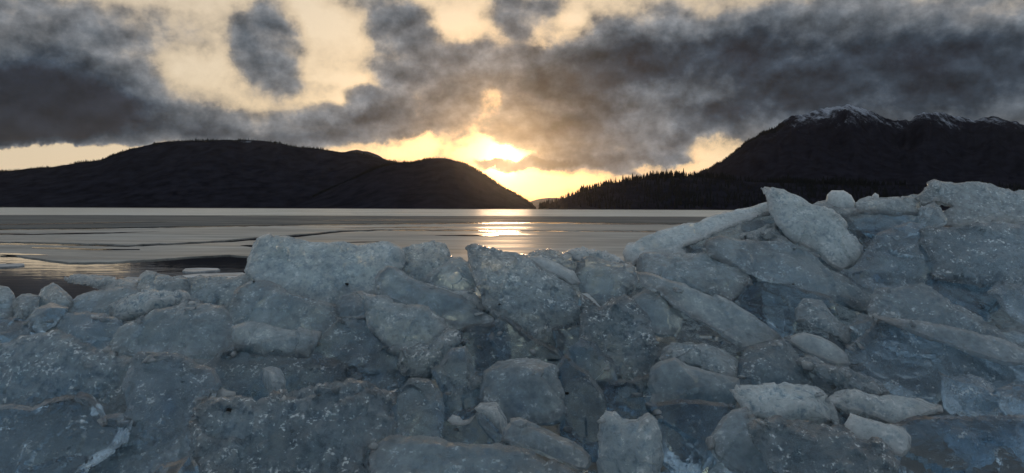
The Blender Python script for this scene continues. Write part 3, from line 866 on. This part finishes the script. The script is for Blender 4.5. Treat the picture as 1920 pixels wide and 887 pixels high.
    (BL, 'teal frosted block standing upright at the bottom, right of centre', 3.6, [(1124, 782), (1136, 771), (1150, 773), (1168, 788), (1197, 791), (1215, 779), (1227, 791), (1232, 826), (1240, 856), (1238, 905), (1200, 960), (1140, 930), (1120, 856), (1121, 817)], dict(milk=.72, frost=.6, th=.10, tilt=28)),
    (SL, 'dark plum coloured upright slab right of the round teal boulder', 1.4, [(1046, 690), (1060, 668), (1080, 690), (1100, 700), (1124, 735), (1132, 770), (1128, 800), (1122, 860), (1090, 850), (1060, 815), (1055, 740)], dict(milk=.10, frost=.1, dome=0)),
    (CH, 'dark grainy chunk hanging under the edge of the central slab', 1.9, [(1075, 655), (1090, 638), (1112, 648), (1125, 668), (1147, 695), (1157, 725), (1146, 760), (1115, 735), (1088, 695)], dict(milk=.22, frost=.5)),
    (BL, 'dark block filling the gap between the sparkling chunk and the upright teal block', 1.0, [(1130, 735), (1165, 720), (1185, 725), (1225, 700), (1235, 740), (1228, 770), (1232, 800), (1200, 810), (1165, 805), (1135, 785)], dict(milk=.14, frost=.15, dome=0)),
    (CH, 'round teal boulder of ice in the lower middle', 2.8, [(902, 725), (908, 697), (934, 679), (969, 672), (1004, 677), (1045, 690), (1052, 717), (1061, 737), (1061, 776), (1050, 792), (1013, 800), (970, 805), (937, 785), (902, 765)], dict(milk=.5, frost=.3, th=.14, dome=.03)),
    (SH, 'pale wing of ice with a bright rim folded against the round teal boulder', 3.7, [(892, 766), (901, 757), (930, 756), (940, 773), (950, 790), (951, 809), (944, 823), (934, 805), (919, 791), (905, 776)], dict(milk=.8, frost=.45, th=.03, lump=.6)),
    (CH, 'grey ice chunk with a pale chin left of the round teal boulder', 2.5, [(817, 697), (849, 657), (872, 652), (886, 697), (904, 726), (895, 770), (875, 793), (858, 796), (842, 789), (836, 741)], dict(milk=.38, frost=.2)),
    (SH, 'small bright chin of ice under the grey chunk beside the dark wedge', 3.0, [(840, 788), (849, 779), (861, 782), (866, 790), (880, 788), (892, 777), (880, 793), (862, 797), (848, 794)], dict(milk=.95, frost=.6, th=.025, lump=.4)),
    (SL, 'long narrow tongue of ice slanting down right under the round teal boulder', 3.9, [(939, 827), (946, 805), (960, 790), (975, 786), (998, 794), (1032, 808), (1065, 823), (1095, 842), (1108, 856), (1108, 870), (1099, 882), (1083, 880), (1043, 866), (998, 846), (966, 834)], dict(milk=.58, frost=.2, th=.07, tilt=48, dome=.012)),
    (SL, 'wide flat slab along the bottom edge, left of centre', 3.4, [(697, 846), (710, 832), (730, 822), (770, 827), (840, 833), (908, 833), (941, 838), (966, 840), (998, 848), (1043, 868), (1066, 882), (1085, 960), (690, 960), (692, 880)], dict(milk=.45, frost=.35, th=.12, tilt=58)),
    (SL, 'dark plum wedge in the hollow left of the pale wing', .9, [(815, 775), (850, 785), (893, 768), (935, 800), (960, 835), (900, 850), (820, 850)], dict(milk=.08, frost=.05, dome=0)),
    (SL, 'narrow grey strut of ice leaning behind the pale wing', 3.2, [(891, 775), (904, 776), (926, 800), (944, 823), (946, 836), (934, 836), (914, 815), (899, 795)], dict(milk=.35, frost=.1, th=.03, dome=.004, lump=.5)),
    (BL, 'squared dark mottled block left of the grey chunk, above the wide flat slab', 2.6, [(738, 741), (770, 714), (802, 716), (822, 732), (832, 776), (828, 832), (773, 832), (736, 826)], dict(milk=.28, frost=.5)),
    (SL, 'leaf-shaped slab with a pointed top left corner, left of centre', 3.6, [(664, 546), (679, 545), (701, 552), (726, 561), (758, 572), (787, 574), (807, 584), (831, 602), (838, 617), (833, 632), (825, 650), (803, 656), (767, 656), (760, 662), (735, 663), (722, 655), (719, 648), (699, 635), (681, 614), (683, 596), (690, 583), (679, 567)], dict(milk=.62, frost=.45, th=.07, tilt=35, dome=.012)),
    (CH, 'frothy white-flecked fringe of ice under the right end of the leaf-shaped slab', 3.1, [(740, 678), (750, 655), (803, 650), (830, 625), (840, 615), (859, 618), (865, 632), (859, 643), (849, 652), (850, 668), (825, 690), (800, 716), (769, 708), (747, 698)], dict(milk=.6, frost=1.0, th=.08)),
    (SL, 'long smooth grey slab slanting right below the frosty crest chunk', 2.6, [(704, 523), (711, 510), (727, 498), (742, 501), (762, 517), (792, 533), (830, 545), (865, 557), (897, 577), (927, 595), (929, 610), (927, 623), (913, 630), (889, 628), (859, 622), (834, 608), (810, 588), (787, 577), (758, 572), (726, 561), (710, 552), (707, 537)], dict(milk=.52, frost=.08, th=.09, tilt=40, dome=.008)),
    (CH, 'small dark rounded nub behind the pointed corner of the leaf-shaped slab', 2.2, [(628, 580), (645, 560), (662, 556), (675, 565), (692, 585), (686, 605), (660, 612), (636, 606)], dict(milk=.38, frost=.08, th=.06)),
    (SL, 'squared slab with a bright sloping lower edge, left of the leaf-shaped slab', 3.3, [(437, 615), (471, 609), (514, 613), (560, 617), (601, 624), (592, 647), (581, 673), (537, 675), (503, 668), (476, 661), (443, 653), (441, 638)], dict(milk=.62, frost=.4, th=.08, tilt=36, dome=.016)),
    (CH, 'broad dome of blue-grey ice below the left part of the big crest slab', 2.3, [(436, 554), (449, 538), (476, 531), (503, 530), (525, 537), (548, 550), (570, 559), (604, 567), (630, 575), (640, 600), (626, 625), (600, 640), (525, 630), (458, 622), (430, 615), (424, 581)], dict(milk=.45, frost=.4, th=.12)),
    (SL, 'long grey-blue slab below the frosted slab on the left', 2.9, [(214, 628), (225, 615), (259, 602), (289, 583), (322, 577), (360, 568), (420, 570), (438, 600), (444, 645), (436, 670), (360, 670), (316, 670), (248, 669), (221, 666), (207, 658), (209, 645)], dict(milk=.48, frost=.4, th=.10)),
    (CH, 'dark teal ice chunk left of the long grey-blue slab', 2.3, [(108, 607), (126, 593), (169, 590), (198, 595), (222, 606), (220, 630), (212, 655), (180, 660), (135, 640), (108, 622)], dict(milk=.38, frost=.3)),
    (SL, 'dark smooth slab cut by the left edge under the rounded grey chunk', 1.9, [(-50, 600), (30, 598), (54, 603), (65, 625), (58, 655), (0, 662), (-50, 662)], dict(milk=.25, frost=.1)),
    (SL, 'huge mottled slab at the left with a scalloped lower edge', 2.6, [(-50, 655), (0, 640), (60, 627), (110, 622), (150, 640), (185, 655), (207, 660), (221, 668), (270, 671), (286, 673), (281, 690), (262, 706), (240, 724), (255, 745), (262, 765), (245, 776), (223, 785), (193, 791), (185, 774), (164, 762), (129, 759), (88, 765), (62, 775), (50, 779), (32, 773), (0, 773), (-50, 773)], dict(milk=.5, frost=.8, th=.12, tilt=36)),
    (SL, 'vast dark clear slab in the bottom left corner under the scalloped edge', 1.3, [(-60, 765), (35, 765), (62, 768), (88, 755), (129, 748), (164, 750), (185, 764), (195, 785), (225, 780), (250, 790), (240, 830), (205, 855), (165, 880), (130, 960), (-60, 960)], dict(milk=.16, frost=.15, dome=.0, th=.05)),
    (SL, 'deep blue slab in the lower left between the scalloped slab and the rough slab', 1.9, [(262, 668), (330, 664), (365, 690), (400, 695), (410, 720), (390, 760), (372, 800), (368, 850), (330, 880), (290, 890), (275, 960), (130, 960), (160, 872), (205, 850), (238, 828), (235, 790), (250, 760), (240, 722)], dict(milk=.38, frost=.45, th=.14)),
    (SL, 'big granular slab at the bottom with coarse bumpy grain and a black fleck', 3.0, [(365, 770), (395, 758), (430, 754), (480, 757), (520, 733), (560, 738), (620, 718), (680, 713), (740, 733), (742, 780), (738, 822), (715, 832), (697, 850), (690, 960), (410, 960), (386, 885), (368, 852), (362, 810)], dict(milk=.45, frost=1.0, th=.12, tilt=50, lump=1.5)),
    (SL, 'dark slab behind the granular slab, below the squared slab with the bright edge', 1.7, [(385, 685), (444, 645), (476, 650), (537, 665), (580, 662), (610, 672), (650, 690), (640, 735), (560, 755), (520, 760), (430, 775), (390, 775), (378, 740)], dict(milk=.28, frost=.35)),
    (SH, 'curved pale lip of ice at the upper left corner of the granular slab', 3.4, [(384, 765), (388, 752), (400, 742), (412, 724), (424, 733), (440, 736), (441, 740), (425, 745), (410, 749), (398, 760)], dict(milk=.85, frost=.3, th=.03, lump=.5, dome=.006)),
    (CH, 'pale tooth of ice hanging over the top of the granular slab', 3.3, [(492, 690), (510, 686), (526, 691), (534, 715), (528, 741), (517, 754), (506, 738), (495, 716)], dict(milk=.62, frost=.4, th=.05)),
    (SL, 'dark blue slab below left of the leaf-shaped slab', 1.9, [(596, 640), (625, 610), (640, 600), (683, 598), (692, 622), (722, 648), (740, 660), (745, 680), (750, 698), (775, 714), (745, 745), (690, 726), (640, 720), (600, 700), (584, 665)], dict(milk=.3, frost=.4)),
    (CH, 'small dark wedge of ice poking up at the bottom edge, lower left', 3.6, [(275, 900), (302, 872), (340, 861), (357, 850), (372, 872), (392, 960), (270, 960)], dict(milk=.15, frost=.1)),
    (SL, 'dim plum slab under the central slab, above the round teal boulder', 1.2, [(845, 660), (862, 622), (890, 615), (925, 610), (940, 595), (970, 615), (1000, 640), (1040, 660), (1065, 680), (1060, 705), (1005, 700), (934, 700), (900, 720), (870, 690)], dict(milk=.16, frost=.2, dome=0)),
    (SL, 'dark slab showing in the notch below the right corner of the central slab', 1.3, [(1040, 620), (1092, 605), (1100, 635), (1118, 650), (1122, 670), (1090, 690), (1060, 680), (1045, 655)], dict(milk=.18, frost=.1, dome=0)),
    # ---- right shoulder
    (SL, 'thick rounded cap of ice topping the pile at the far right', 2.0, [(1730, 358), (1738, 347), (1752, 344), (1781, 346), (1788, 348), (1808, 345), (1853, 345), (1876, 351), (1903, 360), (1920, 360), (1980, 366), (1980, 425), (1871, 416), (1831, 424), (1797, 424), (1770, 420), (1763, 402), (1785, 386), (1767, 380), (1752, 376), (1731, 386), (1716, 372), (1727, 361)], dict(milk=.58, frost=.6, th=.14, tilt=42)),
    (SL, 'level strip of pale ice on the right skyline left of the thick cap', 1.6, [(1603, 380), (1612, 375), (1628, 372), (1648, 374), (1695, 372), (1713, 368), (1735, 372), (1740, 385), (1729, 403), (1659, 404), (1605, 404)], dict(milk=.65, frost=.4, th=.10)),
    (CH, 'smooth whitish boulder of ice perched on the skyline right of the fin', 1.9, [(1548, 383), (1552, 366), (1560, 359), (1581, 359), (1595, 367), (1601, 378), (1602, 390), (1581, 395), (1552, 393)], dict(milk=.95, frost=.2, th=.07, lump=.8, tilt=12, dome=0)),
    (SH, 'tiny upright stub of ice on the right skyline', 1.7, [(1636, 378), (1637, 367), (1641, 363), (1646, 366), (1648, 378)], dict(milk=.9, frost=.2, th=.025, lump=.3, dome=0)),
    (SL, 'thin ledge of ice under the whitish boulder', 1.5, [(1518, 386), (1535, 380), (1550, 376), (1562, 390), (1606, 392), (1608, 408), (1570, 408), (1530, 398)], dict(milk=.62, frost=.3, th=.08)),
    (SL, 'dark teal slab beneath the level skyline strip', 1.0, [(1545, 405), (1605, 398), (1660, 398), (1735, 398), (1745, 420), (1720, 435), (1695, 455), (1660, 470), (1625, 475), (1605, 445), (1580, 420)], dict(milk=.22, frost=.2, dome=0)),
    (CH, 'small squarish block under the dark crack of the thick cap', 2.3, [(1727, 390), (1740, 383), (1752, 377), (1765, 389), (1766, 400), (1773, 418), (1761, 425), (1736, 429), (1728, 416)], dict(milk=.4, frost=.3, th=.06)),
    (CH, 'dim greenish slab right of the lower end of the fin', 1.6, [(1575, 512), (1600, 500), (1620, 472), (1650, 440), (1704, 420), (1724, 424), (1726, 455), (1740, 474), (1750, 492), (1747, 522), (1700, 545), (1674, 555), (1639, 552), (1598, 536)], dict(milk=.25, frost=.3)),
    (SL, 'broad grainy slate-coloured slab under the thick cap at the right edge', 2.1, [(1724, 430), (1740, 427), (1765, 424), (1800, 432), (1830, 426), (1870, 418), (1920, 425), (1980, 432), (1980, 570), (1920, 548), (1890, 533), (1860, 532), (1840, 540), (1800, 532), (1770, 527), (1745, 522), (1745, 490), (1736, 472), (1722, 452)], dict(milk=.38, frost=.85, th=.14, tilt=42)),
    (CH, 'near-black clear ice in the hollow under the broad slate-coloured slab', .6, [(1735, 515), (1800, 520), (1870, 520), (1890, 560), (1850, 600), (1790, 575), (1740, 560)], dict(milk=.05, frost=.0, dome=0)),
    (SL, 'grainy grey slab on top of the long straight bar at the right', 2.3, [(1628, 575), (1640, 545), (1674, 542), (1690, 538), (1730, 537), (1753, 549), (1798, 573), (1838, 597), (1880, 630), (1900, 650), (1850, 642), (1800, 625), (1740, 612), (1690, 612), (1628, 600)], dict(milk=.48, frost=.6, th=.09)),
    (SL, 'long straight bar of ice descending to the right edge', 3.0, [(1626, 592), (1650, 594), (1690, 600), (1760, 609), (1820, 622), (1870, 637), (1903, 650), (1925, 657), (1985, 668), (1985, 694), (1920, 685), (1882, 682), (1860, 674), (1775, 647), (1685, 613)], dict(milk=.55, frost=.25, th=.05, tilt=45, dome=0, lump=.6)),
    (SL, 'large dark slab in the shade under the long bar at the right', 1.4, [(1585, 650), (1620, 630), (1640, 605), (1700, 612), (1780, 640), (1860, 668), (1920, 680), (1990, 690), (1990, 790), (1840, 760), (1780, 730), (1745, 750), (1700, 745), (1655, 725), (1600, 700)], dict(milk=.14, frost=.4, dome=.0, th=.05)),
    (CH, 'small angular chunk at the upper end of the long bar', 2.3, [(1592, 612), (1612, 592), (1640, 598), (1646, 608), (1629, 629), (1612, 624)], dict(milk=.35, frost=.2, th=.05)),
    (CH, 'dim chunk with a blunt left nose at the right edge, above the long bar', 1.8, [(1852, 548), (1870, 534), (1895, 530), (1985, 545), (1985, 640), (1920, 610), (1880, 580)], dict(milk=.3, frost=.4)),
    (CH, 'dim notched chunk under the long bar near the right edge', 2.3, [(1762, 701), (1780, 710), (1820, 705), (1854, 719), (1882, 750), (1870, 775), (1830, 785), (1807, 776), (1789, 776), (1774, 760), (1772, 732)], dict(milk=.25, frost=.5)),
    (CH, 'low dim slab below the notched chunk at the lower right', 2.6, [(1744, 800), (1766, 783), (1789, 777), (1830, 785), (1868, 792), (1904, 791), (1903, 818), (1872, 832), (1850, 870), (1832, 882), (1809, 868), (1780, 844), (1757, 820)], dict(milk=.25, frost=.5)),
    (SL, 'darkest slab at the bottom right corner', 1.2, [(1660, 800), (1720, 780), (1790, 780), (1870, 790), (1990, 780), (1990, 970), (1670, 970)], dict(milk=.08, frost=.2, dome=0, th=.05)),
    (SL, 'dim slab cut by the right edge between the bar and the corner', 1.9, [(1860, 740), (1900, 725), (1990, 735), (1990, 900), (1920, 880), (1880, 840), (1900, 800)], dict(milk=.15, frost=.3)),
]
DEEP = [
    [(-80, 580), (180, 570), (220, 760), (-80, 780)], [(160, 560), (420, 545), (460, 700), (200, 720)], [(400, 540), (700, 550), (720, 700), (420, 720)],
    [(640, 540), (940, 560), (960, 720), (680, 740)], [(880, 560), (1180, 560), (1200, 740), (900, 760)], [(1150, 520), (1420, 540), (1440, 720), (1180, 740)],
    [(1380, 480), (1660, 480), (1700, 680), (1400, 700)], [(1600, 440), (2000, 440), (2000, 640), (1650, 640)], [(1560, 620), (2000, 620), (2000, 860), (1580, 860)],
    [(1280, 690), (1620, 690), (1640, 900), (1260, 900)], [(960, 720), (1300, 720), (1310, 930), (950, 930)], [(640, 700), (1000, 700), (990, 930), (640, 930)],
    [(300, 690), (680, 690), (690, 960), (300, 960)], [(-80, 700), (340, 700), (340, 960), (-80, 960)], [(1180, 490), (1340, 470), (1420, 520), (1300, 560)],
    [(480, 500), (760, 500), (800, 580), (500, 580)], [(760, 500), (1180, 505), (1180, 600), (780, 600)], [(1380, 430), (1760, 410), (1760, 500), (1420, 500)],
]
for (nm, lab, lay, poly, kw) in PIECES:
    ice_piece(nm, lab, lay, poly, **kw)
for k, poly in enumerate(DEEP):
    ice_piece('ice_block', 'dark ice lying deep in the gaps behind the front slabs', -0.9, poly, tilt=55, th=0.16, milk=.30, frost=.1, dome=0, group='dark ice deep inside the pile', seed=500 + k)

# splinters and crumbs lodged in the seams and lying on the pieces
def crumb(px, r, rnd):
    dg = bpy.context.evaluated_depsgraph_get()
    hit, loc, nor, _, ob, _ = S.ray_cast(dg, CAM, ray(*px).normalized())
    if not hit or not ob.name.startswith('ice_') or ob.name.startswith('ice_sheet'): return
    bm = bmesh.new()
    ax = Vector((rnd.uniform(.7, 1.6), rnd.uniform(.5, 1.0), rnd.uniform(.35, .7))) * r
    for _ in range(14):
        q = Vector((rnd.gauss(0, 1), rnd.gauss(0, 1), rnd.gauss(0, 1))).normalized()
        bm.verts.new(Vector((q.x * ax.x, q.y * ax.y, q.z * ax.z)))
    res = bmesh.ops.convex_hull(bm, input=bm.verts)
    bmesh.ops.delete(bm, geom=[v for v in bm.verts if not v.link_faces], context='VERTS')
    bmesh.ops.bevel(bm, geom=list(bm.edges), offset=r * .10, segments=1, affect='EDGES')
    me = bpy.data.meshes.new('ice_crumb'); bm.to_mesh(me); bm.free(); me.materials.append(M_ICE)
    o = bpy.data.objects.new('ice_crumb', me); COL.objects.link(o)
    o.location = loc + nor * r * 0.25
    o.rotation_euler = (rnd.uniform(-.5, .5), rnd.uniform(-.5, .5), rnd.uniform(0, 6.28))
    o['kind'] = 'thing'
    o['milkiness'] = rnd.uniform(.35, 1.0); o['frost'] = rnd.uniform(.1, .8)
    thing(o, 'small splinter of broken ice lodged between the larger slabs', 'ice crumb', 'ice crumbs scattered over the pile')


bpy.context.view_layer.update()
_r = random.Random(21)
SEAMS = [(96, 604), (60, 612), (190, 600), (262, 604), (352, 578), (206, 662), (286, 680), (444, 660), (420, 676), (600, 640), (640, 604), (706, 548), (724, 660), (800, 548), (893, 552), (902, 590), (930, 632), (1010, 668), (1088, 628), (1126, 588), (1150, 700), (1186, 742), (1222, 640), (1246, 664), (1290, 600), (1384, 668), (1398, 700), (1470, 640), (1500, 600), (1512, 690), (1560, 720), (1598, 648), (1540, 745), (1582, 775), (1400, 780), (1224, 776), (1120, 790), (1066, 800), (946, 826), (846, 800), (832, 740), (740, 742), (620, 730), (520, 746), (386, 748), (366, 790), (246, 790), (196, 796), (360, 856), (700, 838), (905, 650), (1340, 830), (1436, 800), (1700, 610), (1640, 590), (1744, 520), (1622, 486), (1500, 470), (1330, 474), (1270, 540), (1412, 540), (780, 700), (864, 640), (1180, 540)]
for q in SEAMS:
    for _ in range(_r.choice((1, 1, 2))):
        crumb((q[0] + _r.uniform(-12, 12), q[1] + _r.uniform(-8, 8)), _r.uniform(.006, .015), _r)

# dark grit frozen into the ice
def grit(label, px, r, push):
    x, y = px
    d_ = ray(x, y)
    dg = bpy.context.evaluated_depsgraph_get()
    hit, loc, nor, _, ob, _ = S.ray_cast(dg, CAM, d_.normalized())
    if not hit: return
    bm = bmesh.new()
    bmesh.ops.create_icosphere(bm, subdivisions=2, radius=r)
    for v in bm.verts:
        v.co *= 1 + 0.35 * math.sin(v.co.x / r * 3 + x) * math.cos(v.co.z / r * 2.3 + y)
        v.co.z *= 0.7
    me = bpy.data.meshes.new('pebble'); bm.to_mesh(me); bm.free(); me.materials.append(M_STONE)
    o = bpy.data.objects.new('pebble', me); COL.objects.link(o)
    o.location = loc + nor * r * 0.35
    thing(o, label, 'pebble')
bpy.context.view_layer.update()
for lab_, px_, r_ in (('black speck of grit on the largest crest slab', (651, 533), .0045), ('dark speck of grit on the upper left of the central slab', (936, 571), .0035),
                      ('black grit near the upper left corner of the granular slab', (431, 770), .006), ('tiny dark grit at the left foot of the largest crest slab', (476, 529), .003),
                      ('dark grit on the plum upright slab beside the round teal boulder', (1063, 738), .0035), ('dark speck of grit on the long dark slab beneath the fin', (1487, 533), .003)):
    grit(lab_, px_, r_, 0)


# ------------------------------------------------------------------ HAZE: thin volume added to imitate lens glow around the low sun
bm = bmesh.new()
bmesh.ops.create_cube(bm, size=1.0)
for v in bm.verts:
    v.co = Vector((v.co.x * 24000, 3500 + v.co.y * 26000, -60 + (v.co.z + 0.5) * 1500))
me = bpy.data.meshes.new('glow_haze'); bm.to_mesh(me); bm.free()
hm = bpy.data.materials.new('glow_haze'); hm.use_nodes = True
ht = hm.node_tree; ht.nodes.clear()
pv = ht.nodes.new('ShaderNodeVolumePrincipled'); ho = ht.nodes.new('ShaderNodeOutputMaterial')
pv.inputs['Color'].default_value = (0.95, 0.93, 0.9, 1)
pv.inputs['Density'].default_value = 6.5e-6
pv.inputs['Anisotropy'].default_value = 0.94
ht.links.new(pv.outputs[0], ho.inputs['Volume'])
me.materials.append(hm)
ho_ = bpy.data.objects.new('glow_haze', me); COL.objects.link(ho_)
ho_['kind'] = 'stuff'
#@@END@@
